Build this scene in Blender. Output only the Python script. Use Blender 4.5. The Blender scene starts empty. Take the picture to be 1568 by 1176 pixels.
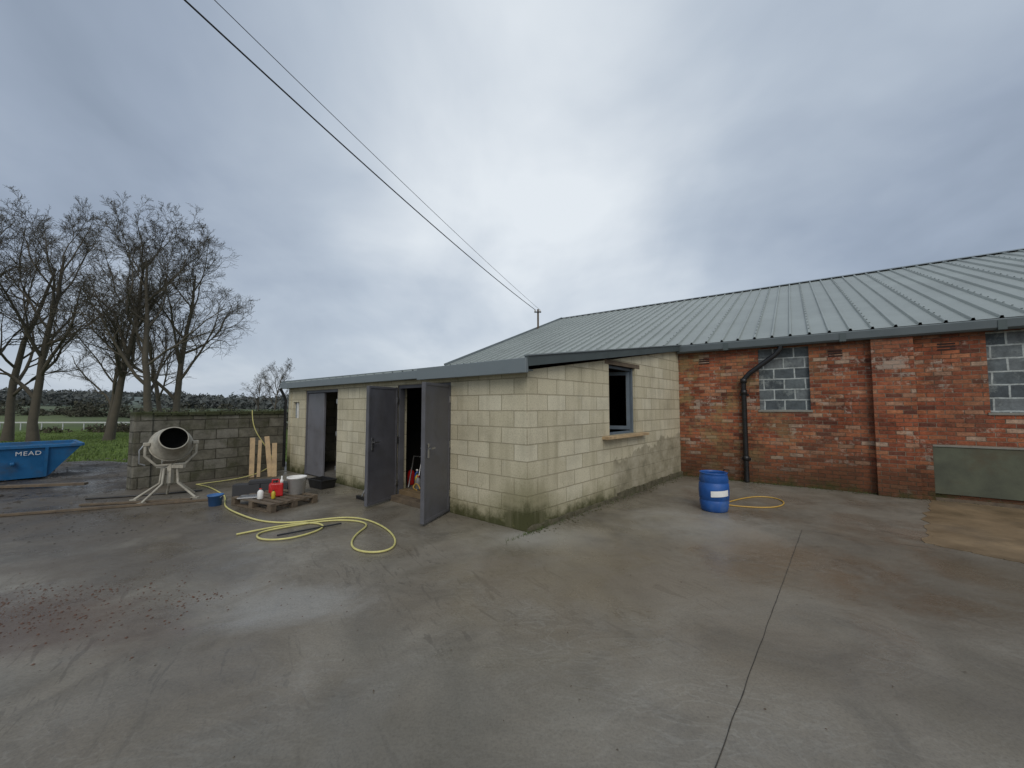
import bpy, bmesh, math, random
from mathutils import Vector, Matrix, noise as mnoise
import numpy as np
random.seed(7); np.random.seed(7)
scn = bpy.context.scene
COL = scn.collection

# ------------------------------------------------------------------ nodes
class G:
    def __init__(s, name=None, nt=None):
        if nt is None:
            s.m = bpy.data.materials.new(name); s.m.use_nodes = True
            s.nt = s.m.node_tree; s.b = s.nt.nodes['Principled BSDF']
        else:
            s.nt = nt
    def put(s, sock, v):
        if isinstance(v, bpy.types.NodeSocket): s.nt.links.new(v, sock)
        elif isinstance(v, (tuple, list)):
            v = tuple(v)
            if sock.type == 'RGBA' and len(v) == 3: v = v + (1,)
            sock.default_value = v
        else:
            if sock.type == 'RGBA': v = (v, v, v, 1)
            sock.default_value = v
    def tc(s, k='Object'):
        return s.nt.nodes.new('ShaderNodeTexCoord').outputs[k]
    def noise(s, vec, scale, detail=4, rough=.55, dist=0.0, col=False):
        n = s.nt.nodes.new('ShaderNodeTexNoise')
        s.put(n.inputs['Vector'], vec); n.inputs['Scale'].default_value = scale
        n.inputs['Detail'].default_value = detail; n.inputs['Roughness'].default_value = rough
        n.inputs['Distortion'].default_value = dist
        return n.outputs['Color' if col else 'Fac']
    def white(s, vec):
        n = s.nt.nodes.new('ShaderNodeTexWhiteNoise'); s.put(n.inputs['Vector'], vec); return n.outputs['Value']
    def vor(s, vec, scale, out='Distance', feat='F1'):
        n = s.nt.nodes.new('ShaderNodeTexVoronoi'); n.feature = feat
        s.put(n.inputs['Vector'], vec); n.inputs['Scale'].default_value = scale
        return n.outputs[out]
    def ramp(s, fac, stops, interp='LINEAR'):
        n = s.nt.nodes.new('ShaderNodeValToRGB'); s.put(n.inputs[0], fac)
        cr = n.color_ramp; cr.interpolation = interp
        while len(cr.elements) < len(stops): cr.elements.new(.5)
        for e, (p, c) in zip(cr.elements, stops):
            e.position = p
            e.color = (c, c, c, 1) if not isinstance(c, (tuple, list)) else tuple(c) + (1,)
        return n.outputs[0]
    def mix(s, fac, a, b, mode='MIX'):
        n = s.nt.nodes.new('ShaderNodeMix'); n.data_type = 'RGBA'; n.blend_type = mode
        s.put(n.inputs[0], fac); s.put(n.inputs[6], a); s.put(n.inputs[7], b)
        return n.outputs[2]
    def math(s, op, a, b=0.0, c=None, clamp=False):
        n = s.nt.nodes.new('ShaderNodeMath'); n.operation = op; n.use_clamp = clamp
        s.put(n.inputs[0], a); s.put(n.inputs[1], b)
        if c is not None: s.put(n.inputs[2], c)
        return n.outputs[0]
    def vmath(s, op, a, b=(0, 0, 0), out=0):
        n = s.nt.nodes.new('ShaderNodeVectorMath'); n.operation = op
        s.put(n.inputs[0], a)
        if op == 'SCALE': s.put(n.inputs['Scale'], b)
        else: s.put(n.inputs[1], b)
        return n.outputs[out]
    def sep(s, v):
        n = s.nt.nodes.new('ShaderNodeSeparateXYZ'); s.put(n.inputs[0], v); return n.outputs
    def comb(s, x, y, z):
        n = s.nt.nodes.new('ShaderNodeCombineXYZ')
        for i, v in enumerate((x, y, z)): s.put(n.inputs[i], v)
        return n.outputs[0]
    def mapr(s, v, a, b, c=0., d=1.):
        n = s.nt.nodes.new('ShaderNodeMapRange'); n.interpolation_type = 'SMOOTHSTEP'
        for i, x in enumerate((v, a, b, c, d)): s.put(n.inputs[i], x)
        return n.outputs[0]
    def bump(s, h, strength=.3, dist=.01, prev=None):
        n = s.nt.nodes.new('ShaderNodeBump'); s.put(n.inputs['Height'], h)
        n.inputs['Strength'].default_value = strength; n.inputs['Distance'].default_value = dist
        if prev is not None: s.put(n.inputs['Normal'], prev)
        s.put(s.b.inputs['Normal'], n.outputs[0]); return n.outputs[0]
    def fin(s, base, rough=.8, metal=0., spec=None):
        s.put(s.b.inputs['Base Color'], base); s.put(s.b.inputs['Roughness'], rough)
        s.put(s.b.inputs['Metallic'], metal)
        if spec is not None: s.b.inputs['Specular IOR Level'].default_value = spec
        return s.m

def plain(name, c, rough=.6, metal=0., var=.25, scale=6., bump=.15, dirt=None):
    g = G(name); v = g.tc()
    n = g.noise(v, scale, 5, .6)
    f = g.ramp(n, [(.25, 1 - var), (.75, 1 + var * .6)])
    base = g.mix(1.0, tuple(c), f, 'MULTIPLY')
    if dirt:
        m = g.ramp(g.noise(v, scale * .6, 6, .7), [(.5, 0.), (.68, 1.)])
        base = g.mix(g.math('MULTIPLY', m, .7), base, dirt)
    if bump > .1: g.bump(g.noise(v, scale * 12, 3), bump, .004)
    r = g.mapr(n, .3, .7, max(rough - .12, .05), min(rough + .15, 1))
    return g.fin(base, r, metal)

def brickvec(g, wob=.006, wsc=5.):
    v = g.tc(); o = g.sep(v)
    u = g.math('ADD', o[0], o[1])
    w = g.noise(v, wsc, 3, .6, col=True)
    w = g.vmath('SCALE', g.vmath('SUBTRACT', w, (.5, .5, .5)), wob * 2)
    p = g.vmath('ADD', g.comb(u, o[2], 0.), w)
    return v, o, p

def bricknode(g, p, w, h, mort, c1, c2, cm, bias=0., smooth=.25):
    n = g.nt.nodes.new('ShaderNodeTexBrick')
    g.put(n.inputs['Vector'], p); n.inputs['Scale'].default_value = 1
    n.inputs['Brick Width'].default_value = w; n.inputs['Row Height'].default_value = h
    n.inputs['Mortar Size'].default_value = mort; n.inputs['Mortar Smooth'].default_value = smooth
    n.inputs['Bias'].default_value = bias
    g.put(n.inputs['Color1'], c1); g.put(n.inputs['Color2'], c2); g.put(n.inputs['Mortar'], cm)
    return n.outputs[0], n.outputs[1]
def cellrand(g, p, w, h, k=0.):
    s = g.sep(p); row = g.math('FLOOR', g.math('DIVIDE', s[1], h))
    par = g.math('SUBTRACT', 1., g.math('MODULO', g.math('ADD', row, 100.), 2.))
    cx = g.math('FLOOR', g.math('ADD', g.math('DIVIDE', s[0], w), g.math('MULTIPLY', par, .5)))
    return g.white(g.comb(cx, row, k))

def mat_block(name, patch=False):
    g = G(name); v, o, p = brickvec(g, .006)
    cr = cellrand(g, p, .45, .225)
    c = g.ramp(cr, [(0., (.475, .43, .305)), (.3, (.52, .472, .338)), (.65, (.555, .505, .368)), (1., (.595, .55, .415))])
    col, fac = bricknode(g, p, .45, .225, .008, c, c, (.36, .32, .225))
    blot = g.ramp(g.noise(v, 1.3, 6, .65), [(.3, .76), (.5, 1.), (.75, 1.1)])
    col = g.mix(1., col, blot, 'MULTIPLY')
    grain = g.ramp(g.noise(v, 50, 4, .75), [(.3, .62), (.5, 1.), (.8, 1.15)])
    col = g.mix(.85, col, grain, 'MULTIPLY')
    sm = g.ramp(g.noise(v, 3.2, 6, .7, .4), [(.6, 0.), (.72, 1.)])
    col = g.mix(g.math('MULTIPLY', sm, .3), col, (.54, .52, .45))
    zz = g.math('ADD', o[2], g.math('MULTIPLY', g.math('SUBTRACT', g.noise(v, 4, 6, .7), .5), .55))
    cor = g.mapr(o[0], .8, 0., 0., .42)
    damp = g.mapr(g.math('SUBTRACT', zz, cor), .5, .0)
    col = g.mix(g.math('MULTIPLY', damp, .72), col, (.18, .165, .082))
    moss = g.mapr(g.math('SUBTRACT', zz, g.math('MULTIPLY', cor, .5)), .22, .0)
    col = g.mix(g.math('MULTIPLY', moss, .92), col, (.047, .05, .016))
    bl = g.ramp(g.noise(v, 7., 6, .75), [(.59, 0.), (.68, .6)])
    col = g.mix(g.math('MULTIPLY', bl, g.mapr(o[2], 1.1, .2)), col, (.15, .14, .06))
    st = g.ramp(g.noise(g.comb(g.math('MULTIPLY', g.math('ADD', o[0], o[1]), 5.), 0., g.math('MULTIPLY', o[2], .6)), 1., 4), [(.50, 0.), (.7, .34)])
    col = g.mix(st, col, (.27, .24, .155))
    h = g.math('SUBTRACT', 1.0, fac)
    hh = g.math('ADD', h, g.math('MULTIPLY', g.noise(v, 60, 4, .7), .45))
    hh = g.math('ADD', hh, g.math('MULTIPLY', g.noise(v, 8, 4, .7), .6))
    hh = g.math('ADD', hh, g.math('MULTIPLY', cr, .25))
    if patch:
        lim = g.math('ADD', g.math('MULTIPLY', g.math('SUBTRACT', o[0], 2.4), .13), .66)
        d = g.math('SUBTRACT', lim, g.math('ADD', o[2], g.math('MULTIPLY', g.math('SUBTRACT', g.noise(v, 1.6, 7, .7), .5), .9)))
        m1 = g.mapr(d, -.02, .03)
        m2 = g.mapr(g.math('ADD', o[0], g.math('MULTIPLY', g.noise(v, 3, 5), .5)), 2.5, 2.75)
        m = g.math('MULTIPLY', m1, m2)
        rc = g.ramp(g.noise(v, 2.6, 8, .75), [(.3, (.12, .11, .07)), (.5, (.30, .27, .19)), (.7, (.44, .40, .31))])
        col = g.mix(g.math('MULTIPLY', m, .85), col, rc)
    g.bump(hh, .7, .009)
    return g.fin(col, .92, 0, .25)

def mat_brick(name):
    g = G(name); v, o, p = brickvec(g, .009)
    cr = cellrand(g, p, .225, .075)
    c = g.ramp(cr, [(0., (.13, .05, .035)), (.12, (.22, .066, .038)), (.35, (.30, .09, .046)), (.62, (.36, .118, .058)), (.84, (.41, .16, .078)), (.94, (.40, .22, .14)), (1., (.44, .33, .25))])
    c = g.mix(.95, c, g.ramp(g.noise(v, 9., 5, .75), [(.3, .6), (.5, 1.), (.7, 1.25)]), 'MULTIPLY')
    mc = g.ramp(g.noise(v, 1.7, 4, .6), [(.35, (.12, .08, .055)), (.6, (.28, .215, .16))])
    col, fac = bricknode(g, p, .225, .075, .008, c, c, mc, 0., .5)
    big = g.ramp(g.noise(v, .9, 7, .72), [(.32, .36), (.45, .78), (.55, 1.), (.72, 1.2)])
    col = g.mix(.95, col, big, 'MULTIPLY')
    # broad hue drift: browner / sootier bands
    hue = g.ramp(g.noise(g.vmath('ADD', v, (4., 8., 2.)), 1.1, 6, .7), [(.48, 0.), (.62, 1.)])
    col = g.mix(g.math('MULTIPLY', hue, .42), col, (.155, .085, .055))
    sp = g.ramp(g.noise(v, 26, 5, .8), [(.3, .5), (.5, 1.), (.8, 1.35)])
    col = g.mix(.85, col, sp, 'MULTIPLY')
    cr2 = cellrand(g, p, .225, .075, 7.)
    li = g.math('ADD', g.noise(v, 1.5, 7, .72), g.math('MULTIPLY', g.math('SUBTRACT', cr2, .5), .16))
    li = g.math('ADD', li, g.math('MULTIPLY', g.math('SUBTRACT', g.noise(v, 13, 5, .75), .5), .45))
    li = g.mapr(li, .575, .68)
    col = g.mix(g.math('MULTIPLY', li, .6), col, (.43, .375, .31))
    ly = g.ramp(g.noise(g.vmath('ADD', v, (9., 3., 1.)), 1.7, 9, .78), [(.50, 0.), (.60, 1.)])
    lx = g.mapr(o[0], 3.4, 1.0)
    col = g.mix(g.math('MULTIPLY', g.math('MULTIPLY', ly, lx), .6), col, (.30, .235, .11))
    zz = g.math('ADD', o[2], g.math('MULTIPLY', g.math('SUBTRACT', g.noise(v, 2.5, 6, .7), .5), 1.2))
    damp = g.mapr(zz, 1.2, .1)
    col = g.mix(g.math('MULTIPLY', damp, .74), col, (.068, .040, .022))
    col = g.mix(g.math('MULTIPLY', g.mapr(zz, .15, -.1), .75), col, (.04, .05, .015))
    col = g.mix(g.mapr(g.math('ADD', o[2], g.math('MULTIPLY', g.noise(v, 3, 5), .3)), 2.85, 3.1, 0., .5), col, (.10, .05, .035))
    hh = g.math('ADD', g.math('MULTIPLY', g.math('SUBTRACT', 1., fac), 1.), g.math('MULTIPLY', g.noise(v, 35, 5, .75), .8))
    hh = g.math('ADD', hh, g.math('MULTIPLY', cr, .5))
    g.bump(hh, .85, .012)
    return g.fin(col, .9, 0, .2)

def mat_stonewall():
    g = G('mossy_blockwork'); v, o, p = brickvec(g, .016)
    cr = cellrand(g, p, .45, .225)
    c = g.ramp(cr, [(0., (.105, .097, .075)), (.5, (.145, .135, .105)), (1., (.19, .18, .15))])
    col, fac = bricknode(g, p, .45, .225, .010, c, c, (.07, .065, .05))
    col = g.mix(.9, col, g.ramp(g.noise(v, 3.5, 8, .75), [(.3, .4), (.5, .95), (.7, 1.5)]), 'MULTIPLY')
    m = g.ramp(g.noise(v, 2.2, 8, .75), [(.50, 0.), (.63, 1.)])
    col = g.mix(g.math('MULTIPLY', m, .6), col, (.055, .058, .028))
    top = g.mapr(g.math('ADD', o[2], g.math('MULTIPLY', g.noise(v, 6, 4), .15)), 1.42, 1.58)
    col = g.mix(top, col, (.05, .056, .026))
    g.bump(g.math('ADD', g.math('SUBTRACT', 1., fac), g.noise(v, 14, 6, .8)), .9, .02)
    return g.fin(col, .95, 0, .2)

def mat_concrete():
    g = G('yard_concrete'); v = g.tc(); o = g.sep(v)
    n1 = g.noise(v, .28, 6, .6, .6)
    col = g.ramp(n1, [(.28, (.105, .086, .062)), (.42, (.152, .130, .098)), (.55, (.195, .175, .14)), (.72, (.26, .243, .208))])
    nB = g.noise(v, 1.3, 8, .68, .8)
    col = g.mix(.9, col, g.ramp(nB, [(.3, .64), (.5, 1.), (.72, 1.26)]), 'MULTIPLY')
    sw = g.noise(g.vmath('MULTIPLY', v, (1., 2.1, 1.)), 2.4, 3, .5, 2.2)
    swm = g.ramp(sw, [(.455, 0.), (.5, 1.), (.545, 0.)])
    area = g.ramp(g.noise(v, .5, 3), [(.42, 0.), (.6, 1.)])
    col = g.mix(g.math('MULTIPLY', g.math('MULTIPLY', swm, area), .24), col, (.34, .33, .29))
    # short dark float marks
    sv = g.vmath('ADD', g.vmath('MULTIPLY', v, (1., 1., 0.)), g.vmath('SCALE', g.comb(o[1], o[0], 0.), .55))
    sw2n = g.noise(g.vmath('MULTIPLY', sv, (3.6, 1.3, 1.)), 3.2, 3, .55, 1.5)
    sw2 = g.ramp(sw2n, [(.585, 0.), (.63, 1.)])
    area2 = g.ramp(g.noise(g.vmath('ADD', v, (20., 7., 0.)), .7, 3), [(.40, .1), (.56, 1.)])
    col = g.mix(g.math('MULTIPLY', g.math('MULTIPLY', sw2, area2), .5), col, (.085, .073, .056))
    wob = g.math('MULTIPLY', g.math('SUBTRACT', g.noise(v, 1.4, 7, .68, .6), .5), 1.7)
    def blob(cx, cy, r, c, k, sx=1., sy=1., sharp=.2):
        nonlocal col
        d = g.vmath('LENGTH', g.vmath('MULTIPLY', g.vmath('SUBTRACT', v, (cx, cy, 0.)), (sx, sy, 0.)), out=1)
        d = g.math('MULTIPLY_ADD', wob, r, d)
        col = g.mix(g.math('MULTIPLY', g.mapr(d, r, r * sharp), k), col, c)
    blob(-1.9, 3.35, .75, (.33, .325, .305), .5, .8, 1.4)
    blob(.35, 5.0, .6, (.38, .365, .32), .55, .6, 1.)
    blob(2.7, 5.6, 1.3, (.32, .30, .255), .6)
    blob(1.2, 3.9, 1.6, (.175, .138, .092), .55, .6, 1.)
    blob(4.3, 3.2, 2.0, (.10, .08, .053), .65)
    blob(2.9, 4.6, .8, (.18, .115, .062), .3, 1., .6)
    blob(-4.0, 3.0, 1.0, (.085, .052, .034), .75, .5, 1.2)
    blob(-4.2, 4.2, 1.1, (.095, .078, .06), .6, .5, 1.1)
    blob(-6.3, 5.6, 2.2, (.085, .068, .05), .75, .5, 1.1)
    blob(-.6, 1.9, 1.4, (.115, .105, .083), .55)
    blob(3.0, 1.8, 1.4, (.11, .095, .07), .5)
    gr = g.ramp(g.noise(v, 60, 4, .75), [(.28, .64), (.5, 1.), (.75, 1.22)])
    col = g.mix(.75, col, gr, 'MULTIPLY')
    sp = g.ramp(g.vor(v, 8.), [(.03, 1.), (.06, 0.)])
    col = g.mix(g.math('MULTIPLY', g.math('MULTIPLY', sp, area2), .6), col, (.05, .04, .03))
    e = g.math('MULTIPLY_ADD', g.math('SUBTRACT', g.noise(v, .9, 7, .7), .5), 6., o[0])
    col = g.mix(g.mapr(e, -4.6, -8.2, 0., .8), col, (.068, .055, .041))
    rg = g.mapr(g.noise(v, .9, 5, .6, .5), .36, .62, .22, .62)
    hh = g.math('ADD', g.math('MULTIPLY', g.noise(v, 45, 4, .7), .4), g.math('ADD', g.math('MULTIPLY', sw, .8), g.math('MULTIPLY', nB, .9)))
    g.bump(hh, .28, .014)
    return g.fin(col, rg, 0, .5)

def mat_mud():
    g = G('mud'); v = g.tc()
    n = g.noise(v, 1.1, 8, .7, .4)
    col = g.ramp(n, [(.3, (.028, .022, .017)), (.5, (.06, .05, .04)), (.62, (.11, .097, .08)), (.75, (.17, .157, .135))])
    r = g.mapr(g.noise(v, .7, 5), .4, .6, .18, .85)
    g.bump(g.noise(v, 16, 6, .75), .8, .03)
    return g.fin(col, r, 0, .5)

def mat_ground():
    g = G('field_grass'); v = g.tc()
    d = g.vmath('LENGTH', v, out=1)
    near = g.ramp(g.noise(v, .6, 8, .7), [(.3, (.055, .08, .02)), (.5, (.095, .14, .033)), (.7, (.14, .18, .055))])
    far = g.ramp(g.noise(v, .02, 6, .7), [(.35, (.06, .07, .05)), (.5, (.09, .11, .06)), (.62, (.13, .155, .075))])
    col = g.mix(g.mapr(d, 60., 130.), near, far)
    col = g.mix(g.mapr(d, 150., 500., 0., .7), col, (.18, .21, .245))  # aerial haze painted into the far ground as a bluish tint
    g.bump(g.noise(v, 9, 5, .8), .8, .05)
    return g.fin(col, .95, 0, .1)

def mat_roof():
    g = G('roof_sheet_metal'); v = g.tc()
    f = g.ramp(g.noise(v, .7, 6, .65), [(.3, .85), (.7, 1.08)])
    col = g.mix(1., (.30, .33, .31), f, 'MULTIPLY')
    st = g.ramp(g.noise(v, 6., 5, .7), [(.55, 0.), (.75, .3)])
    col = g.mix(st, col, (.2, .22, .2))
    return g.fin(col, .45, .3)

M = {}
M['block'] = mat_block('concrete_block'); M['blockp'] = mat_block('concrete_block_patched', True)
M['brick'] = mat_brick('red_brick'); M['stone'] = mat_stonewall()
M['conc'] = mat_concrete(); M['mud'] = mat_mud(); M['ground'] = mat_ground(); M['roof'] = mat_roof()
M['trim'] = plain('grey_trim', (.20, .23, .24), .45, .3, .12, 3, .0)
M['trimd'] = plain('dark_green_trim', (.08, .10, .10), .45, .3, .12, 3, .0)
M['door'] = plain('grey_door_paint', (.10, .10, .112), .5, 0, .22, 2.5, .0, (.07, .067, .064))
M['doorl'] = plain('grey_door_paint_light', (.15, .15, .165), .5, 0, .18, 2.5, .0, (.10, .095, .09))
M['black'] = plain('black_plastic', (.012, .012, .013), .38, 0, .2, 5, .0)
M['dark'] = plain('interior_shade_black', (.02, .018, .016), .95, 0, .2, 6, 0)  # near-black colour stands in for the shade indoors
M['wood'] = plain('raw_timber', (.46, .33, .185), .75, 0, .3, 7, .2, (.25, .17, .1))
M['woodd'] = plain('weathered_timber', (.14, .105, .07), .85, 0, .4, 9, .3, (.06, .045, .035))
M['steel'] = plain('steel', (.4, .4, .4), .35, .9, .1, 6, 0)
M['blue'] = plain('blue_plastic', (.012, .085, .32), .42, 0, .3, 5, .0, (.08, .13, .24))
M['skip'] = plain('blue_skip_paint', (.012, .12, .29), .5, 0, .3, 3, .2, (.06, .07, .08))
M['white'] = plain('white_plastic', (.78, .77, .74), .5, 0, .1, 6, .0, (.6, .58, .53))
M['red'] = plain('red_plastic', (.50, .02, .02), .35, 0, .15, 6, 0)
M['cream'] = plain('mixer_paint', (.40, .375, .31), .6, 0, .4, 7, .3, (.18, .15, .11))
M['hose'] = plain('yellow_hose', (.58, .53, .20), .45, 0, .2, 8, .0)
M['hoseo'] = plain('orange_hose', (.52, .32, .07), .45, 0, .15, 8, .0)
M['bark'] = plain('bark', (.085, .073, .054), .95, 0, .35, 2.5, 0)
M['tan'] = plain('old_tan_concrete', (.21, .147, .08), .6, 0, .5, 1.6, .5, (.12, .09, .057))
M['render'] = plain('green_render', (.10, .107, .074), .9, 0, .5, 2.2, .5, (.085, .062, .036))
M['yellow'] = plain('yellow_plastic', (.5, .38, .03), .4, 0, .1, 6, 0)
M['bluef'] = plain('blue_grey_frame', (.11, .14, .17), .6, 0, .25, 6, 0)
g = G('infill_blocks'); v, o, p = brickvec(g, .012)
cr = cellrand(g, p, .36, .222)
c = g.ramp(cr, [(0., (.06, .072, .08)), (.5, (.10, .118, .125)), (1., (.15, .165, .17))])
c, f = bricknode(g, p, .36, .222, .014, c, c, (.38, .41, .40))
c = g.mix(.9, c, g.ramp(g.noise(v, 9, 6, .75), [(.3, .5), (.5, 1.), (.75, 1.5)]), 'MULTIPLY')
sm = g.ramp(g.noise(v, 5, 7, .75), [(.54, 0.), (.66, .6)])
c = g.mix(sm, c, (.28, .31, .30)); g.bump(g.math('ADD', f, g.noise(v, 20, 4)), .5, .01); M['infill'] = g.fin(c, .85)
M['sill'] = plain('concrete_sill', (.22, .21, .18), .9)
M['vent'] = plain('vent_dark', (.04, .018, .013), .9, 0, .2, 6, 0)

# ------------------------------------------------------------------ mesh helpers
def empty(name, loc):
    e = bpy.data.objects.new(name, None); e.location = loc; e.empty_display_size = .3
    COL.objects.link(e); return e
def add(name, data, mat=None, parent=None, mw=None):
    o = bpy.data.objects.new(name, data); COL.objects.link(o)
    if mw is not None: o.matrix_world = mw
    if mat is not None: data.materials.append(mat)
    if parent is not None:
        o.parent = parent; o.matrix_parent_inverse = Matrix.Translation(parent.location).inverted()
    return o
def mesh(name, vs, fs, mat=None, parent=None, mw=None, smooth=False, fix=True):
    me = bpy.data.meshes.new(name); me.from_pydata([tuple(v) for v in vs], [], fs)
    if fix:
        bm = bmesh.new(); bm.from_mesh(me); bmesh.ops.recalc_face_normals(bm, faces=bm.faces); bm.to_mesh(me); bm.free()
    if smooth: me.polygons.foreach_set('use_smooth', [True] * len(me.polygons))
    me.update(); return add(name, me, mat, parent, mw)
HF = [(0, 1, 2, 3), (4, 5, 6, 7), (0, 1, 5, 4), (1, 2, 6, 5), (2, 3, 7, 6), (3, 0, 4, 7)]
def hexa(vs, fs, x0, x1, y0, y1, z0, z1, z1b=None):
    z1b = z1 if z1b is None else z1b
    n = len(vs)
    vs += [(x0, y0, z0), (x1, y0, z0), (x1, y1, z0), (x0, y1, z0), (x0, y0, z1), (x1, y0, z1b), (x1, y1, z1b), (x0, y1, z1)]
    fs += [tuple(i + n for i in f) for f in HF]
def frame(p, d):
    d = Vector((d[0], d[1], 0)).normalized(); y = Vector((-d.y, d.x, 0))
    m = Matrix(((d.x, y.x, 0, p[0]), (d.y, y.y, 0, p[1]), (0, 0, 1, p[2] if len(p) > 2 else 0), (0, 0, 0, 1)))
    return m
def fbox(name, F, x0, x1, y0, y1, z0, z1, mat, parent, bev=0.0):
    vs, fs = [], []; hexa(vs, fs, x0, x1, y0, y1, z0, z1)
    o = mesh(name, vs, fs, mat, parent, F)
    if bev:
        b = o.modifiers.new('b', 'BEVEL'); b.width = bev; b.segments = 2
    return o
def boxes(name, F, L, mat, parent, bev=0.0):
    vs, fs = [], []
    for b in L: hexa(vs, fs, *b)
    o = mesh(name, vs, fs, mat, parent, F)
    if bev:
        b = o.modifiers.new('b', 'BEVEL'); b.width = bev; b.segments = 2
    return o
def wall(name, F, L, th, h0, h1, ops, mat, parent, x0=0.0):
    H = lambda x: h0 + (h1 - h0) * (x - x0) / (L - x0)
    xs = sorted({x0, L} | {a for q in ops for a in q[:2]})
    vs, fs = [], []
    for a, b in zip(xs[:-1], xs[1:]):
        mid = (a + b) / 2; sp = [q for q in ops if q[0] <= mid <= q[1]]
        z = 0.0
        for q in sorted(sp, key=lambda q: q[2]):
            if q[2] > z + .001: hexa(vs, fs, a, b, 0, th, z, q[2])
            z = q[3]
        if H(a) - z > .01: hexa(vs, fs, a, b, 0, th, z, H(a), H(b))
    return mesh(name, vs, fs, mat, parent, F)
def lathe(name, prof, mat, parent, mw, seg=28, smooth=True):
    vs, fs = [], []
    for r, z in prof:
        for k in range(seg):
            a = 2 * math.pi * k / seg; vs.append((r * math.cos(a), r * math.sin(a), z))
    for i in range(len(prof) - 1):
        for k in range(seg):
            k2 = (k + 1) % seg; fs.append((i * seg + k, i * seg + k2, (i + 1) * seg + k2, (i + 1) * seg + k))
    if prof[0][0] > .001: fs.append(tuple(range(seg))[::-1])
    o = mesh(name, vs, fs, mat, parent, mw, False, False)
    if smooth:
        o.data.polygons.foreach_set('use_smooth', [len(p.vertices) == 4 for p in o.data.polygons])
    return o
def tube(name, pts, r, mat, parent=None, kind='POLY', cyc=False, res=5):
    cu = bpy.data.curves.new(name, 'CURVE'); cu.dimensions = '3D'; cu.bevel_depth = r; cu.bevel_resolution = res
    cu.use_fill_caps = True
    s = cu.splines.new(kind); s.points.add(len(pts) - 1)
    for q, p in zip(s.points, pts): q.co = (p[0], p[1], p[2], 1)
    if kind == 'NURBS': s.order_u = 4; s.use_endpoint_u = True; s.resolution_u = 8
    s.use_cyclic_u = cyc
    return add(name, cu, mat, parent)
def T(x, y, z=0, rz=0, s=1): return Matrix.Translation((x, y, z)) @ Matrix.Rotation(rz, 4, 'Z') @ Matrix.Scale(s, 4)

# ------------------------------------------------------------------ key plan points (metres)
A = Vector((.20, 5.20, 0)); B = Vector((4.03, 9.45, 0)); dAC = Vector((-.77, .64, 0)).normalized()
C = A + dAC * 7.8; e1 = Vector((.81, -.586, 0)).normalized(); n1 = Vector((.586, .81, 0)).normalized()
Cp = B - e1 * 7.7

# ------------------------------------------------------------------ terrain
def hz(r):
    return float(np.interp(r, [0, 14, 60, 120, 250, 400, 600, 900], [-.06, -.06, -1.4, -2.0, 1., 8., 12, 15]))
rings = [0.01, 6, 12, 14, 18, 24, 30, 40, 50, 60, 80, 100, 120, 160, 200, 250, 300, 350, 400, 500, 600, 900]
vs, fs = [], []; NS = 128
for r in rings:
    for k in range(NS):
        a = 2 * math.pi * k / NS; x, y = r * math.cos(a), r * math.sin(a)
        z = hz(r) + (0 if r < 150 else mnoise.noise((x * .006, y * .006, 0)) * r * .012)
        vs.append((x, y, z))
for i in range(len(rings) - 1):
    for k in range(NS):
        k2 = (k + 1) % NS; fs.append((i * NS + k, i * NS + k2, (i + 1) * NS + k2, (i + 1) * NS + k))
mesh('ground', vs, fs, M['ground'], smooth=True)
vs, fs = [], []; st = .14; nx = int(26 / st); ny = int(10 / st)
for j in range(ny + 1):
    for i in range(nx + 1):
        x = -31 + i * st; y = 4.2 + j * st
        h = mnoise.fractal((x * .9, y * .9, 0), 1.0, 2.0, 5) * .035 + mnoise.noise((x * .25 + y * .2, y * 2.2 - x * .6, 3)) * .025
        edge = min(1, max(0, (13.2 + mnoise.noise((x * .4, 0, 0)) * 1.2 - y) / 1.2))
        z = -.03 + h; z = min(z, -.008 + .03 * min(1, max(0, (y - 8) / 2)))
        vs.append((x, y, z * edge + (hz(math.hypot(x, y)) - .05) * (1 - edge)))
for j in range(ny):
    for i in range(nx):
        a = j * (nx + 1) + i; fs.append((a, a + 1, a + nx + 2, a + nx + 1))
mesh('mud_track', vs, fs, M['mud'], smooth=True)
edge = []
pl = [(-16, 5.9), (-10, 6.6), (-8.3, 7.0), (-7.5, 8.1), (-6.2, 10.4)]
for (a, b) in zip(pl[:-1], pl[1:]):
    for k in range(14):
        t = k / 14; edge.append((a[0] + (b[0] - a[0]) * t + random.uniform(-.06, .06), a[1] + (b[1] - a[1]) * t + random.uniform(-.07, .07)))
poly = [(24, -16), (24, 6), (6, 12), (-2, 14.3), (-6.2, 10.4)] + edge[::-1][:-1] + [(-16, -16)]
n = len(poly)
vs = [(x, y, 0) for x, y in poly] + [(x, y, -.1) for x, y in poly]
fs = [tuple(range(n))] + [(i, (i + 1) % n, (i + 1) % n + n, i + n) for i in range(n)]
mesh('concrete_yard', vs, fs, M['conc'])
def strip(name, p, q, w, z, mat, seed=0):
    p = Vector(p); q = Vector(q); d = (q - p); L = d.length; d.normalize(); s = Vector((-d.y, d.x)); vs = []; fs = []
    N = int(L / .06)
    for i in range(N + 1):
        o = mnoise.noise((i * .25, seed, 0)) * .006; c = p + d * (L * i / N) + s * o; ww = w * (.5 + .9 * abs(mnoise.noise((i * .6, seed + 5, 0))))
        vs += [(*(c - s * ww), z), (*(c + s * ww), z)]
        if i: fs.append((2 * i - 2, 2 * i - 1, 2 * i + 1, 2 * i))
    return mesh(name, vs, fs, mat)
d = Vector((2.73, 3.2)).normalized()
strip('concrete_joint', Vector((3.65, 5.07)) - d * 16, Vector((3.65, 5.07)) + d * .3, .0035, .003, plain('joint_dirt', (.045, .038, .03), .9, 0, .5, 9, 0))
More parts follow.
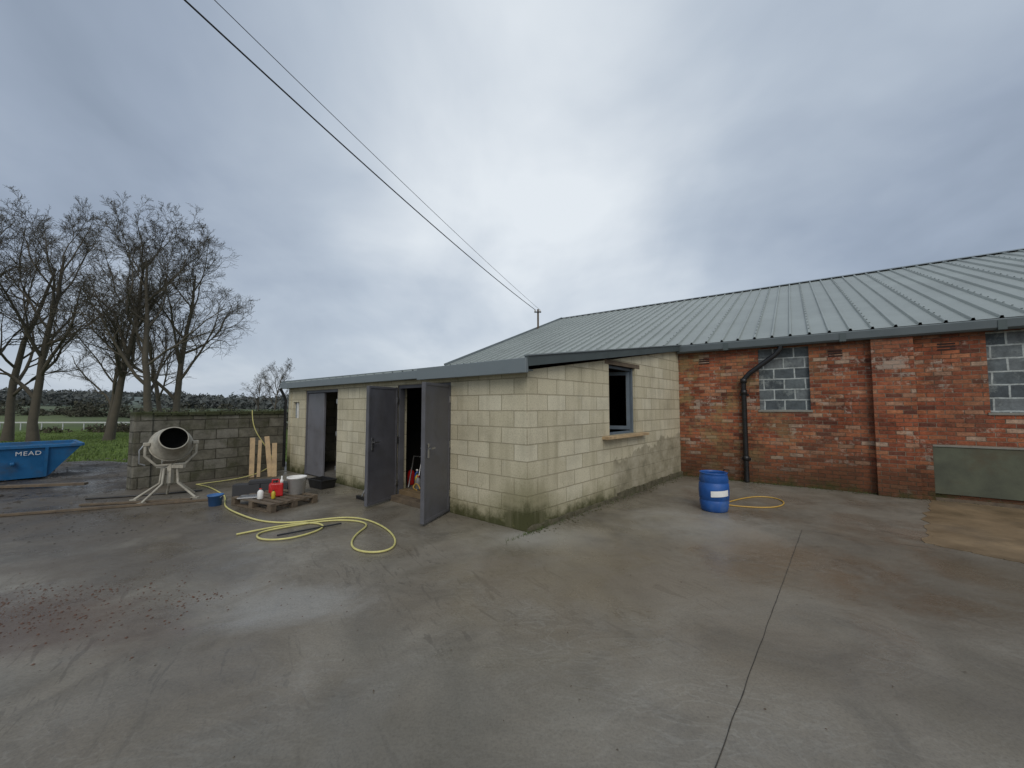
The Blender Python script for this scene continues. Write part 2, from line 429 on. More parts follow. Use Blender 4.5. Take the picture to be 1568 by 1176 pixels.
strip('concrete_joint', Vector((3.65, 5.07)) + d * .3, Vector((5.0, 4.5)), .003, .0035, plain('joint_faint', (.09, .075, .058), .9, 0, .5, 9, 0), 3)
FB = frame(B, e1)
cor = [(7.30, 6.98), (4.95, 4.80), (5.45, 3.98), (8.3, .4), (11.9, 3.55)]
pts = []
for (a, b) in zip(cor, cor[1:] + cor[:1]):
    for k in range(30):
        t = k / 30; j = mnoise.noise((k * .45, a[0], 0)) * .08 + random.uniform(-.008, .008)
        pts.append((a[0] + (b[0] - a[0]) * t + j, a[1] + (b[1] - a[1]) * t - j * .5))
m = len(pts)
mesh('old_concrete_slab', [(x, y, .006) for x, y in pts] + [(x, y, -.02) for x, y in pts], [tuple(range(m))] + [(i, (i + 1) % m, (i + 1) % m + m, i + m) for i in range(m)], M['tan'])

# ------------------------------------------------------------------ brick barn
barn = empty('brick_barn', B)
w1 = (1.64, 2.52, 1.56, 2.88); w2 = (4.91, 5.85, 1.53, 2.90); w3 = (8.6, 9.5, 1.53, 2.9)
wall('front_wall', FB, 16, .3, 3.0, 3.0, [w1, w2, w3], M['brick'], barn, x0=-7.7)
for i, w in enumerate((w1, w2, w3)):
    fbox('window_infill', FB, w[0] - .02, w[1] + .02, .07, .2, w[2] - .02, w[3] + .02, M['infill'], barn)
    fbox('window_sill', FB, w[0] - .03, w[1] + .03, -.02, .10, w[2] - .04, w[2] + .004, M['sill'], barn, .006)
for a, b in ((3.45, 4.02), (7.4, 7.97), (11.3, 11.9)):
    fbox('pilaster', FB, a, b, -.13, .05, 0, 2.97, M['brick'], barn, .006)
fbox('render_panel', FB, 4.2, 7.2, -.03, .05, .12, .93, M['render'], barn, .004)
fbox('panel_coping', FB, 4.2, 7.2, -.045, .02, .932, .965, M['sill'], barn, .006)
boxes('brick_jamb', FB, [(4.022, 4.197, -.06, .02, 0, .98)], M['brick'], barn, .006)
fbox('panel_kerb', FB, 4.2, 7.2, -.05, .05, 0, .05, M['woodd'], barn)
for s in (.57, 2.94, 4.45, 6.6):
    L = [(s - .11, s + .11, -.004, .02, 2.62 + k * .05, 2.65 + k * .05) for k in range(3)]
    boxes('air_brick', FB, L, M['vent'], barn)
def gable(name, s, th):
    vs = []
    for q in (s, s + th):
        for (a, z) in ((.302, 0), (16.7, 0), (16.7, 3.0), (8.5, 6.15), (.302, 3.0)): vs.append((q, a, z))
    fs = [(0, 1, 2, 3, 4), (5, 6, 7, 8, 9)] + [(i, (i + 1) % 5, (i + 1) % 5 + 5, i + 5) for i in range(5)]
    mesh(name, vs, fs, M['brick'], barn, FB)
gable('gable_wall', -7.7, .3); gable('gable_wall', 15.7, .3)
fbox('back_wall', FB, -7.7, 16, 16.702, 17.0, 0, 3.0, M['brick'], barn)
def ribbed(name, e0, e1_, t0, t1, n, h, mat, parent):
    e0, e1_, t0, t1 = map(Vector, (e0, e1_, t0, t1)); up = (e1_ - e0).cross(t0 - e0).normalized()
    if up.z < 0: up = -up
    us = []
    for i in range(n):
        for f, hh in ((0, 0), (.80, 0), (.84, h), (.94, h), (.98, 0)): us.append(((i + f) / n, hh))
    us.append((1, 0)); vs = []; fs = []
    for i, (u, hh) in enumerate(us):
        vs += [e0.lerp(e1_, u) + up * hh, t0.lerp(t1, u) + up * hh]
        if i: fs.append((2 * i - 2, 2 * i - 1, 2 * i + 1, 2 * i))
    k = len(vs); dn = up * -.035
    vs += [e0 + dn, e1_ + dn, t1 + dn, t0 + dn]; fs.append((k, k + 1, k + 2, k + 3))
    return mesh(name, vs, fs, mat, parent, None, False, False), up
def W(F, x, y, z): return F @ Vector((x, y, z))
S0, S1 = -7.8, 16.1; ez, rz_ = 3.09, 6.38
nb = 76
ribbed('roof', W(FB, S0, -.17, ez), W(FB, S1, -.17, ez), W(FB, S0, 8.5, rz_), W(FB, S1, 8.5, rz_), nb, .042, M['roof'], barn)
ribbed('roof_back', W(FB, S0, 17.15, ez), W(FB, S1, 17.15, ez), W(FB, S0, 8.5, rz_), W(FB, S1, 8.5, rz_), nb, .042, M['roof'], barn)
def beam(name, p, q, w, h, mat, parent, up=None, bev=0):
    p = Vector(p); q = Vector(q); d = (q - p); L = d.length; d.normalize()
    s = d.cross(Vector((0, 0, 1))); s = s.normalized() if s.length > .01 else Vector((1, 0, 0)); u = s.cross(d)
    m = Matrix(((d.x, s.x, u.x, p.x), (d.y, s.y, u.y, p.y), (d.z, s.z, u.z, p.z), (0, 0, 0, 1)))
    return fbox(name, m, 0, L, -w / 2, w / 2, -h / 2, h / 2, mat, parent, bev)
vs = [W(FB, S0 - .02, 8.5 - .18, rz_ - .015), W(FB, S0 - .02, 8.5, rz_ + .06), W(FB, S0 - .02, 8.5 + .18, rz_ - .015), W(FB, S1, 8.5 - .18, rz_ - .015), W(FB, S1, 8.5, rz_ + .06), W(FB, S1, 8.5 + .18, rz_ - .015)]
mesh('ridge_cap', vs, [(0, 1, 4, 3), (1, 2, 5, 4)], M['trim'], barn)
beam('verge_trim', W(FB, S0, -.17, ez + .01), W(FB, S0, 8.5, rz_ + .01), .06, .14, M['trim'], barn)
vs, fs = [], []
for i in range(2, nb, 3):
    u = (i + .89) / nb; a = W(FB, S0 + (S1 - S0) * u, -.17, ez); b = W(FB, S0 + (S1 - S0) * u, 8.5, rz_)
    for k in range(1, 26):
        c = a.lerp(b, k / 26) + Vector((0, 0, .042)); s = .010
        hexa(vs, fs, c.x - s, c.x + s, c.y - s, c.y + s, c.z, c.z + .013)
mesh('roof_screws', vs, fs, M['trimd'], barn)
vs, fs = [], []
prof = [(-.03, 3.05), (-.03, 2.93), (-.06, 2.90), (-.17, 2.90), (-.20, 2.93), (-.205, 3.06), (-.195, 3.06), (-.19, 2.94), (-.165, 2.912), (-.06, 2.912), (-.04, 2.94), (-.04, 3.05)]
k = len(prof)
for s in (.02, 16.05):
    for y, z in prof: vs.append((s, y, z))
fs = [(i, (i + 1) % k, (i + 1) % k + k, i + k) for i in range(k)] + [tuple(range(k)), tuple(range(k, 2 * k))]
mesh('gutter', vs, fs, plain('gutter_grey', (.10, .12, .127), .45, .1, .1, 3, 0), barn, FB)
fbox('eaves_flashing', FB, .02, 16.05, -.19, -.02, 3.062, 3.078, M['trim'], barn)
for s in np.arange(1.0, 16, 2.0): fbox('gutter_joint', FB, s, s + .1, -.211, -.02, 2.892, 3.05, M['trimd'], barn)
dp = plain('downpipe_black', (.01, .01, .011), .35, 0, .1, 6, 0)
tube('downpipe', [W(FB, 2.05, -.12, 2.92), W(FB, 2.05, -.12, 2.84), W(FB, 1.95, -.12, 2.72), W(FB, 1.48, -.10, 2.36), W(FB, 1.36, -.09, 2.22), W(FB, 1.36, -.09, .02)], .052, dp, barn)
for z in (2.2, 1.95, .52): lathe('pipe_collar', [(.0, -.05), (.064, -.05), (.064, .05), (0, .05)], dp, barn, T(*W(FB, 1.36, -.09, z)), 20)
for z in (1.9, .5): fbox('pipe_bracket', FB, 1.27, 1.45, -.03, .0, z - .02, z + .02, dp, barn)

# ------------------------------------------------------------------ block outbuilding (lean-to)
ob = empty('block_outbuilding', A)
FAC = frame(A, dAC); FAB = frame(A, (B - A)); FC = frame(C, (Cp - C))
D1 = (1.51, 2.95, 0, 2.02); D2 = (5.18, 6.79, 0, 2.02); Wn = (7.15, 7.5, 1.35, 1.75)
wall('front_wall', FAC, 7.8, -.2, 2.12, 2.12, [D1, D2, Wn], M['block'], ob)
WO = (2.24, 3.30, 1.13, 2.38)
LAB = (B - A).length
wall('side_wall', FAB, LAB, .2, 2.12, 2.98, [WO], M['blockp'], ob)
wall('end_wall', FC, (Cp - C).length, -.2, 2.12, 2.98, [], M['block'], ob)
fbox('dark_partition_screen', FAC, 4.0, 4.1, -5.0, -.2, 0.15, 2.25, M['dark'], ob)
fbox('dark_partition_screen', FAB, .3, 5.5, 1.25, 1.35, 0.0, 2.3, M['dark'], ob)  # added dark screen, blacks out the view through the side window
fbox('dark_partition_screen', FAC, .3, 7.5, -2.3, -2.2, 0.15, 2.3, M['dark'], ob)  # added dark screen across the back, keeps the doorways looking unlit
vs = [FAC @ Vector(p) for p in ((.2, -.1, .0), (7.6, -.1, 0), (7.6, -5, 0), (.2, -5.2, 0))]
vs = vs + [v + Vector((0, 0, .14)) for v in vs]
mesh('floor_slab', vs, HF, plain('inner_floor', (.10, .09, .075), .85), ob)
oA = FAC @ Vector((-.1, .14, 2.22)); oC = FAC @ Vector((7.93, .14, 2.22))
tC = Cp + n1 * .0 - e1 * .12 + Vector((0, 0, 3.04)); tB = B + Vector((.06, -.055, 3.04))
ribbed('roof', oC, oA, tC, tB, 27, .036, M['roof'], ob)
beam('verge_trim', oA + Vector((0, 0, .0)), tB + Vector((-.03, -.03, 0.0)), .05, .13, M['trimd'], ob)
beam('verge_trim', oA + Vector((0, 0, .075)), tB + Vector((-.03, -.03, 0.075)), .09, .016, M['trim'], ob)
beam('verge_trim', oC + Vector((0, 0, .01)), tC + Vector((0, 0, .01)), .05, .12, M['trim'], ob)
fbox('fascia', FAC, -.12, 2.15, .125, .185, 2.07, 2.262, M['trim'], ob, .006)
fbox('fascia', FAC, 2.152, 7.95, .12, .165, 2.095, 2.235, M['trim'], ob, .006)
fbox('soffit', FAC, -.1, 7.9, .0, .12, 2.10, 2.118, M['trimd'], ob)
tube('downpipe', [FAC @ Vector((7.83, .2, 2.1)), FAC @ Vector((7.83, .12, 1.95)), FAC @ Vector((7.83, .06, 1.8)), FAC @ Vector((7.83, .06, .1))], .035, dp, ob)
fbox('small_window', FAC, 7.15, 7.5, -.1, -.06, 1.35, 1.75, plain('window_glass', (.25, .28, .3), .15, 0, .1, 6, 0), ob)
fbox('small_window_bar', FAC, 7.31, 7.34, -.06, -.03, 1.35, 1.75, M['white'], ob)
xa, xb, za, zb = WO
boxes('window_frame', FAB, [(xa, xa + .04, .07, .14, za, zb), (xb - .05, xb, .05, .13, za, zb), (xa + .04, xb - .05, .07, .14, zb - .05, zb), (xa + .04, xb - .05, .07, .14, za, za + .04)], M['bluef'], ob, .004)
F2 = FAB @ Matrix.Translation((xb - .055, .1, 0)) @ Matrix.Rotation(math.radians(112), 4, 'Z')
boxes('casement', F2, [(0, .06, -.02, .02, za + .06, zb - .06), (.78, .84, -.02, .02, za + .06, zb - .06), (.06, .78, -.02, .02, za + .06, za + .13), (.06, .78, -.02, .02, zb - .13, zb - .06)], M['bluef'], ob, .003)
fbox('sill_plank', FAB, 1.98, 3.62, -.13, .12, za - .052, za - .003, M['wood'], ob, .004)
fbox('lintel', FAB, 2.1, 3.5, -.006, .1, zb, zb + .08, M['woodd'], ob, .004)
vs, fs = [], []
for i in range(60):
    a = LAB * i / 60; b = LAB * (i + 1) / 60; h = .05 + .05 * abs(mnoise.noise((i * .35, 0, 0))) + (.05 if i > 25 else 0); w = .03 + .05 * abs(mnoise.noise((i * .5, 4, 0)))
    hexa(vs, fs, a, b, -w, 0.01, -.02, h, .05 + .05 * abs(mnoise.noise(((i + 1) * .35, 0, 0))) + (.05 if i > 25 else 0))
mesh('footing', vs, fs, plain('mossy_footing', (.11, .097, .06), .95, 0, .5, 7, .7, (.045, .05, .016)), ob, FAB)
for (a, b) in ((1.51, 2.95), (5.18, 6.79)):
    boxes('door_frame', FAC, [(a, a + .05, -.12, -.02, .0, 2.02), (b - .05, b, -.12, -.02, .0, 2.02), (a + .05, b - .05, -.12, -.02, 1.96, 2.02)], M['door'], ob, .003)
def leaf(name, hinge, d, w, par, mat, flip=1):
    F = frame(hinge, d)
    boxes(name, F, [(0, w, -.022, .022, .04, 1.97)], mat, par, .004)
    boxes(name + '_edge', F, [(0, .04, -.03, .03, .035, 1.975), (w - .04, w + .003, -.03, .03, .035, 1.975), (.04, w - .04, -.03, .03, .035, .075), (.04, w - .04, -.03, .03, 1.935, 1.975)], mat, par, .003)
    for sgn in (-1, 1):
        boxes(name + '_handle', F, [(w - .11, w - .07, sgn * .03, sgn * .04, .92, 1.12), (w - .20, w - .08, sgn * .07, sgn * .085, 1.04, 1.06), (w - .1, w - .08, sgn * .04, sgn * .085, 1.04, 1.06)], M['steel'], par, .003)
    boxes(name + '_hinges', F, [(-.02, .03, -.04, .04, z, z + .1) for z in (.25, 1.0, 1.7)], M['steel'], par)
leaf('door_leaf', FAC @ Vector((1.53, .03, 0)), (-.30, -.95), .76, ob, M['door'])
leaf('door_leaf', FAC @ Vector((2.93, .03, 0)), (-.38, -.92), .72, ob, M['door'])
boxes('door_leaf', FAC, [(5.90, 6.74, -.09, -.045, .03, 1.95)], M['doorl'], ob, .004)
leaf('door_leaf', FAC @ Vector((5.24, -.05, 0)), (.25, .97), .7, ob, M['door'])
fbox('step', FAC, 1.57, 2.89, -.02, .16, .0, .09, M['woodd'], ob, .006)
fbox('threshold', FAC, 1.57, 2.89, -.19, -.02, .0, .165, M['tan'], ob, .006)

def bottle(name, x, y, z, r, h, mat, cap=None, seg=16):
    e = empty(name, (x, y, z))
    lathe('body', [(r * .9, 0), (r, h * .05), (r, h * .65), (r * .75, h * .78), (r * .35, h * .86), (r * .35, h * .92), (0, h * .92)], mat, e, T(x, y, z), seg)
    lathe('cap', [(r * .42, h * .9), (r * .42, h), (0, h)], cap or M['black'], e, T(x, y, z), seg)
P = lambda x, y: FAC @ Vector((x, y, 0))
grey = plain('grey_plastic', (.2, .2, .2), .5, 0, .2, 6, 0)
for (lx, ly, r, h, m_, cp) in ((2.74, -.32, .05, .24, grey, 'red'), (2.90, -.42, .045, .26, M['yellow'], 'black'), (3.04, -.52, .05, .3, M['blue'], 'white'), (3.2, -.5, .07, .32, M['red'], 'black'), (2.62, -.42, .07, .18, M['steel'], 'red')):
    q = P(lx, ly); bottle('paint_bottle', q.x, q.y, .142, r, h, m_, M[cp])
e = empty('shelf_unit', P(3.5, -1.4))
boxes('shelf', FAC, [(3.0, 3.95, -1.75, -1.4, z, z + .03) for z in (.5, .95, 1.4)] + [(3.0, 3.04, -1.75, -1.4, .14, 1.6), (3.955, 3.99, -1.75, -1.4, .14, 1.6)], M['woodd'], e)
for k in range(4):
    q = P(3.1 + .2 * k, -1.55); z = (.53, .98)[k % 2]
    bottle('shelf_bottle', q.x, q.y, z, .045, .22 + .06 * random.random(), (grey, M['red'], M['blue'], grey)[k])
e = empty('hand_cart', P(2.9, -.35))
tube('frame', [P(2.75, -.3) + Vector((0, 0, .15)), P(2.8, -.45) + Vector((0, 0, .7)), P(3.05, -.45) + Vector((0, 0, .7)), P(3.0, -.3) + Vector((0, 0, .15))], .013, M['steel'], e)
tube('extension_lead', [P(2.55, -.22) + Vector((0, 0, .18)), P(2.65, -.25) + Vector((0, 0, .3)), P(2.8, -.22) + Vector((0, 0, .2)), P(2.7, -.2) + Vector((0, 0, .17)), P(2.55, -.15) + Vector((0, 0, .18))], .01, M['hoseo'], None, 'NURBS')

e = empty('broom', P(3.15, .35))
tube('handle', [P(3.35, .42) + Vector((0, 0, .06)), P(3.05, .03) + Vector((0, 0, 1.25))], .012, M['steel'], e)
fbox('head', frame(P(3.2, .42), dAC), 0, .3, -.035, .035, .0, .06, M['black'], e, .008)

# ------------------------------------------------------------------ boundary wall
W0 = Vector((-7.35, 8.05, 0)); Cw = C + Vector((-.12, .12, 0)); FW = frame(W0, Cw - W0); LW = (Cw - W0).length
bw = empty('stone_boundary_wall', W0)
vs, fs = [], []
N = 13
hs = [1.46 + .05 * mnoise.noise((i * 1.7, 2, 0)) for i in range(N + 1)]
for i in range(N): hexa(vs, fs, LW * i / N, LW * (i + 1) / N, 0, .24, -.06, hs[i], hs[i + 1])
mesh('wall', vs, fs, M['stone'], bw, FW)
vs, fs = [], []
for i in range(9):
    a = LW * i / 9
    hexa(vs, fs, a + .01, a + LW / 9 - .01, -.02 - random.random() * .02, .26, 1.44, 1.50 + random.random() * .04)
o = mesh('coping', vs, fs, M['stone'], bw, FW); b = o.modifiers.new('b', 'BEVEL'); b.width = .015
fbox('pier', FW, -.28, .0, -.03, .30, -.06, 1.53, M['stone'], bw, .02)
vs, fs = [], []
for _ in range(700):
    c = FW @ Vector((random.uniform(-.2, LW), random.uniform(-.03, .25), 1.48 + abs(random.gauss(0, .03)))); k = len(vs)
    for _k in range(3): vs.append(c + Vector((random.gauss(0, .02), random.gauss(0, .02), random.gauss(0, .02))))
    fs.append((k, k + 1, k + 2))
mesh('moss', vs, fs, plain('moss', (.055, .065, .022), .95, 0, .5, 3, 0), bw, None, False, False)
tube('hanging_hose', [(-6.25, 9.45, 1.55), (-6.22, 9.42, 1.2), (-6.1, 9.5, .9), (-5.9, 9.62, .55), (-5.75, 9.6, .25), (-5.9, 9.2, .05), (-6.2, 8.7, .02), (-6.6, 8.3, .015)], .010, M['hose'], None, 'NURBS')

def plank(x, y, L, w, lean=.2, side=0.):
    p = Vector((x, y, .01)); q = Vector((x - .56 * lean + side, y + .83 * lean, 0)); q.z = math.sqrt(L * L - lean * lean)
    d = (q - p).normalized(); s = Vector((.83, .56, 0)); s = (s - d * s.dot(d)).normalized(); u = s.cross(d)
    m = Matrix(((d.x, s.x, u.x, p.x), (d.y, s.y, u.y, p.y), (d.z, s.z, u.z, p.z), (0, 0, 0, 1)))
    fbox('timber_plank', m, 0, L, -w / 2, w / 2, -.015, .015, M['wood'], None, .003)
plank(-5.98, 9.1, .92, .10, .22, .0); plank(-5.86, 9.16, .86, .07, .22, .02)
plank(-5.62, 9.22, .98, .10, .3, -.10); plank(-5.52, 9.2, .80, .10, .25, .0)

# ------------------------------------------------------------------ cement mixer
mx = empty('cement_mixer', (-6.1, 7.0, 0)); mc = Vector((-6.1, 7.08, .98))
ax = Vector((.62, -.60, .36)).normalized(); q = ax.to_track_quat('Z', 'Y').to_matrix().to_4x4()
DM = Matrix.Translation(mc) @ q @ Matrix.Scale(.86, 4)
lathe('drum', [(.10, -.36), (.2, -.34), (.33, -.14), (.345, -.12), (.345, -.02), (.33, 0), (.235, .30), (.245, .315), (.235, .33), (.222, .325)], M['cream'], mx, DM, 36)
lathe('drum_inside', [(.15, -.26), (.30, -.1), (.30, 0), (.222, .325)], plain('mixer_inside', (.02, .018, .016), .9, 0, .2, 6, 0), mx, DM, 36)
tube('drum_ring', [tuple(DM @ Vector((.352 * math.cos(a), .352 * math.sin(a), -.07))) for a in np.linspace(0, 2 * math.pi, 33)[:-1]], .012, M['cream'], mx, cyc=True)
side = ax.cross(Vector((0, 0, 1))).normalized()
tube('yoke', [mc + side * .35, mc + side * .35 - Vector((0, 0, .2)), mc + side * .2 - Vector((0, 0, .38)), mc - side * .2 - Vector((0, 0, .38)), mc - side * .35 - Vector((0, 0, .2)), mc - side * .35], .022, M['cream'], mx)
for s in (-1, 1): beam('bearing', mc + side * s * .29, mc + side * s * .38, .06, .06, M['cream'], mx, bev=.01)
beam('motor_housing', mc - ax * .30 - Vector((0, 0, .12)), mc - ax * .5 - Vector((0, 0, .14)), .2, .24, M['cream'], mx, bev=.02)
tube('tilt_handle', [mc + side * .36, mc + side * .42 - Vector((0, 0, .1)), mc + side * .42 - Vector((0, 0, .32)), mc + side * .34 - Vector((0, 0, .36))], .012, M['steel'], mx)
hub = Vector((-6.1, 7.08, .33))
beam('post', Vector((-6.1, 7.08, .28)), Vector((-6.1, 7.081, .62)), .07, .07, M['cream'], mx)
beam('crossbar', mc - Vector((.24, 0, .41)), mc + Vector((.24, 0, -.41)), .055, .055, M['cream'], mx)
for fx, fy in ((-.48, -.15), (.42, .05), (-.1, -.42), (.12, .40), (-.3, .3)):
    tube('leg', [mc + Vector((fx * .25, fy * .25, -.43)), hub + Vector((fx * .3, fy * .3, -.05)), Vector((mc.x + fx, mc.y + fy, .02))], .019, M['cream'], mx)
for fx, fy in ((-.48, -.15), (.42, .05), (-.1, -.42)):
    beam('foot', Vector((mc.x + fx - .06, mc.y + fy, .012)), Vector((mc.x + fx + .06, mc.y + fy, .012)), .06, .02, M['cream'], mx)

# ------------------------------------------------------------------ skip
RS = Vector((-10.5, 9.65, 0)); FS = frame(RS, (.60, .80)); sk = empty('waste_skip', RS); zt = .72
def S(x, y, z): return FS @ Vector((x, y, z))
ol = [(-2.75, .12, 0), (-.52, .12, 0), (-.52, 1.4, 0), (-2.75, 1.4, 0), (-3.3, 0, zt), (0, 0, zt), (0, 1.52, zt), (-3.3, 1.52, zt)]
il = [(x + (.03 if x < -1.5 else -.03), y + (.03 if y < .8 else -.03), z + (.03 if z < .1 else 0)) for x, y, z in ol]
fs = [(0, 1, 2, 3), (0, 1, 5, 4), (1, 2, 6, 5), (2, 3, 7, 6), (3, 0, 4, 7), (8, 9, 10, 11), (8, 9, 13, 12), (9, 10, 14, 13), (10, 11, 15, 14), (11, 8, 12, 15),
      (4, 5, 13, 12), (5, 6, 14, 13), (6, 7, 15, 14), (7, 4, 12, 15)]
mesh('body', ol + il, fs, M['skip'], sk, FS, False, False)
for a, b in ((4, 5), (5, 6), (6, 7), (7, 4)): beam('rim', S(*ol[a]), S(*ol[b]), .07, .07, M['skip'], sk, bev=.008)
for x in (-2.6, -1.75, -.56): beam('rib', S(x, .10, .02), S(x, -.02, zt - .03), .05, .05, M['skip'], sk)
for x in (-2.3, -1.05): beam('lifting_lug', S(x, .06, .36), S(x, -.09, .36), .07, .07, M['skip'], sk, bev=.02)
tx = bpy.data.curves.new('lettering', 'FONT'); tx.body = 'MEAD'; tx.size = .135; tx.extrude = .002; tx.space_character = 1.1
add('lettering', tx, plain('white_lettering', (.7, .7, .7), .6, 0, .05, 6, 0), sk, FS @ Matrix.Translation((-1.02, .0, .53)) @ Matrix.Rotation(math.radians(99.5), 4, 'X'))
fbox('rubble_load', FS, -2.9, -.4, .15, 1.4, .1, .5, M['mud'], sk)

# ------------------------------------------------------------------ barrel
br = empty('blue_barrel', (3.2, 6.3, 0)); MB = T(3.2, 6.3, 0)
prof = [(.175, 0), (.19, .015), (.2, .06), (.212, .16), (.205, .17), (.205, .185), (.214, .195), (.22, .32), (.214, .43), (.205, .44), (.205, .455), (.212, .465), (.2, .55), (.195, .58), (.2, .585), (.2, .60), (.188, .60), (.188, .57), (.2, .4), (.19, .05), (0, .05)]
lathe('drum', prof, M['blue'], br, MB, 40)
lathe('liquid', [(0, .40), (.198, .40)], plain('murky_water', (.05, .06, .06), .08, 0, .1, 6, 0), br, MB, 40)
vs, fs = [], []
for i in range(12):
    a = math.radians(-128 + i * 6.5)
    for z in (.24, .33): vs.append((.2235 * math.cos(a), .2235 * math.sin(a), z + i * .002))
    if i: fs.append((2 * i - 2, 2 * i - 1, 2 * i + 1, 2 * i))
mesh('label', vs, fs, M['white'], br, MB)
tube('handle', [MB @ Vector((.2, -.05, .58)), MB @ Vector((.22, -.06, .63)), MB @ Vector((.2, .05, .63)), MB @ Vector((.19, .06, .58))], .008, M['black'], br)
tube('orange_garden_hose', [(3.45, 6.62, .012), (3.85, 6.9, .012), (4.35, 7.24, .012), (4.72, 7.15, .012), (4.66, 6.74, .012), (4.3, 6.42, .012), (3.95, 6.4, .012), (3.6, 6.52, .012), (3.4, 6.7, .02)], .010, M['hoseo'], None, 'NURBS')

# ------------------------------------------------------------------ yellow hose
hp = [(-6.6, 8.3), (-6.2, 8.1), (-5.74, 7.7), (-5.1, 7.15), (-4.75, 6.5), (-4.05, 5.96), (-3.54, 5.62), (-3.03, 5.53), (-2.7, 5.79), (-2.26, 5.89), (-1.73, 5.43), (-1.41, 4.91), (-1.34, 4.55), (-1.53, 4.42), (-1.79, 4.53), (-1.93, 4.77), (-2.0, 5.17), (-1.93, 5.5), (-2.29, 5.74), (-2.71, 5.66), (-3.03, 5.40), (-3.3, 5.15), (-3.12, 4.87), (-2.75, 4.85), (-2.55, 5.15), (-2.5, 5.45), (-2.9, 5.66), (-3.21, 5.37), (-3.5, 5.08)]
tube('yellow_garden_hose', [(x, y, .013 + .006 * (i % 2)) for i, (x, y) in enumerate(hp)], .0115, M['hose'], None, 'NURBS')
tube('hose_wand', [(-2.95, 5.02, .02), (-2.35, 5.5, .03)], .010, M['black'])

# ------------------------------------------------------------------ pallet and bits
pa = empty('wooden_pallet', (-4.0, 6.72, 0)); FP = T(-4.0, 6.72, 0, math.radians(-28))
L = [(-.55, .55, y, y + .09, .115, .133) for y in (-.4, -.265, -.13, .005, .14, .31)]
L += [(x, x + .09, -.4, .4, .095, .114) for x in (-.55, -.045, .46)]
L += [(x, x + .1, y, y + .09, .02, .094) for x in (-.55, -.05, .45) for y in (-.4, -.05, .31)]
L += [(-.55, .55, y, y + .09, .002, .019) for y in (-.4, -.05, .31)]
boxes('slats', FP, L, M['woodd'], pa, .003)
def bucket(name, x, y, z, r, h, mat, hand=True):
    e = empty(name, (x, y, z)); m = T(x, y, z)
    lathe('pail', [(r * .8, 0), (r * .97, h * .9), (r * 1.05, h * .9), (r * 1.05, h), (r * .95, h), (r * .76, .015), (0, .015)], mat, e, m, 28)
    if hand: tube('handle', [tuple(m @ Vector((r * 1.05 * math.cos(a), -r * .5 * math.sin(a), h * .9 - r * .45 * math.sin(a)))) for a in np.linspace(0, math.pi, 9)], .004, M['steel'], e)
bucket('white_bucket', -3.74, 6.9, .134, .15, .29, M['white'])
bucket('blue_bucket', -4.92, 6.6, 0, .11, .18, plain('blue_pail', (.05, .15, .36), .45, 0, .2, 6, 0))
fc = empty('red_fuel_can', (-3.95, 6.68, .134)); FF = T(-3.95, 6.68, .134, .5)
fbox('tank', FF, -.09, .09, -.06, .06, 0, .22, M['red'], fc, .02)
boxes('handle', FF, [(-.08, .03, -.015, .015, .265, .285), (-.08, -.06, -.015, .015, .21, .265), (.02, .04, -.015, .015, .21, .27)], M['red'], fc, .006)
lathe('spout', [(.03, .21), (.028, .26), (.012, .28), (.01, .33), (0, .33)], M['white'], fc, FF @ Matrix.Translation((.065, 0, 0)), 14)
bottle('paint_bottle', -4.1, 6.48, .134, .045, .17, M['white'], M['red'])
bottle('paint_bottle', -4.2, 6.95, .134, .05, .2, M['red'], M['black'])
bottle('paint_bottle', -3.9, 6.5, .134, .03, .14, M['yellow'], M['black'])
def trough(name, x, y, z, rz, a, b, h):
    e = empty(name, (x, y, z)); F = T(x, y, z, rz)
    k = .85; ov = [(-a * k, -b * k, 0), (a * k, -b * k, 0), (a * k, b * k, 0), (-a * k, b * k, 0), (-a, -b, h), (a, -b, h), (a, b, h), (-a, b, h)]
    t = .02; iv = [(-a * k + t, -b * k + t, t), (a * k - t, -b * k + t, t), (a * k - t, b * k - t, t), (-a * k + t, b * k - t, t), (-a + t, -b + t, h), (a - t, -b + t, h), (a - t, b - t, h), (-a + t, b - t, h)]
    f = [(0, 1, 2, 3)] + [(i, (i + 1) % 4, (i + 1) % 4 + 4, i + 4) for i in range(4)]
    fs = f + [tuple(j + 8 for j in q) for q in f] + [(4 + i, 4 + (i + 1) % 4, 12 + (i + 1) % 4, 12 + i) for i in range(4)]
    mesh('tub', ov + iv, fs, M['black'], e, F, False, False)
    for q in ((-a, -b, a, -b), (a, -b, a, b), (a, b, -a, b), (-a, b, -a, -b)):
        beam('rim', F @ Vector((q[0], q[1], h)), F @ Vector((q[2], q[3], h)), .035, .02, M['black'], e, bev=.004)
trough('black_mortar_tub', -3.85, 8.05, 0, -.6, .25, .16, .17)
e = empty('concrete_blocks', (-4.7, 7.4, 0)); DB = plain('dark_block', (.045, .045, .048), .85, 0, .3, 8)
for i, (x, y, z) in enumerate(((-4.85, 7.3, 0), (-4.42, 7.42, 0), (-4.62, 7.38, .222))):
    fbox('block', T(x, y, z, .25 + i * .07), -.22, .22, -.1, .1, .002, .22 if i < 2 else .06, DB, e, .006)
bucket('black_bucket', -4.05, 7.5, 0, .15, .28, M['black'])
fbox('plastering_hawk', T(-4.35, 6.6, .134, .3), -.15, .15, -.12, .12, .0, .02, M['steel'], None, .003)
beam('timber_batten', (-8.0, 5.75, .022), (-5.2, 6.95, .022), .05, .035, M['woodd'], None, bev=.003)
beam('timber_batten', (-7.1, 6.55, .022), (-5.6, 6.95, .022), .07, .03, M['woodd'], None, bev=.003)
beam('timber_batten', (-10.6, 8.0, .01), (-8.9, 8.3, .03), .1, .05, M['woodd'], None, bev=.003)
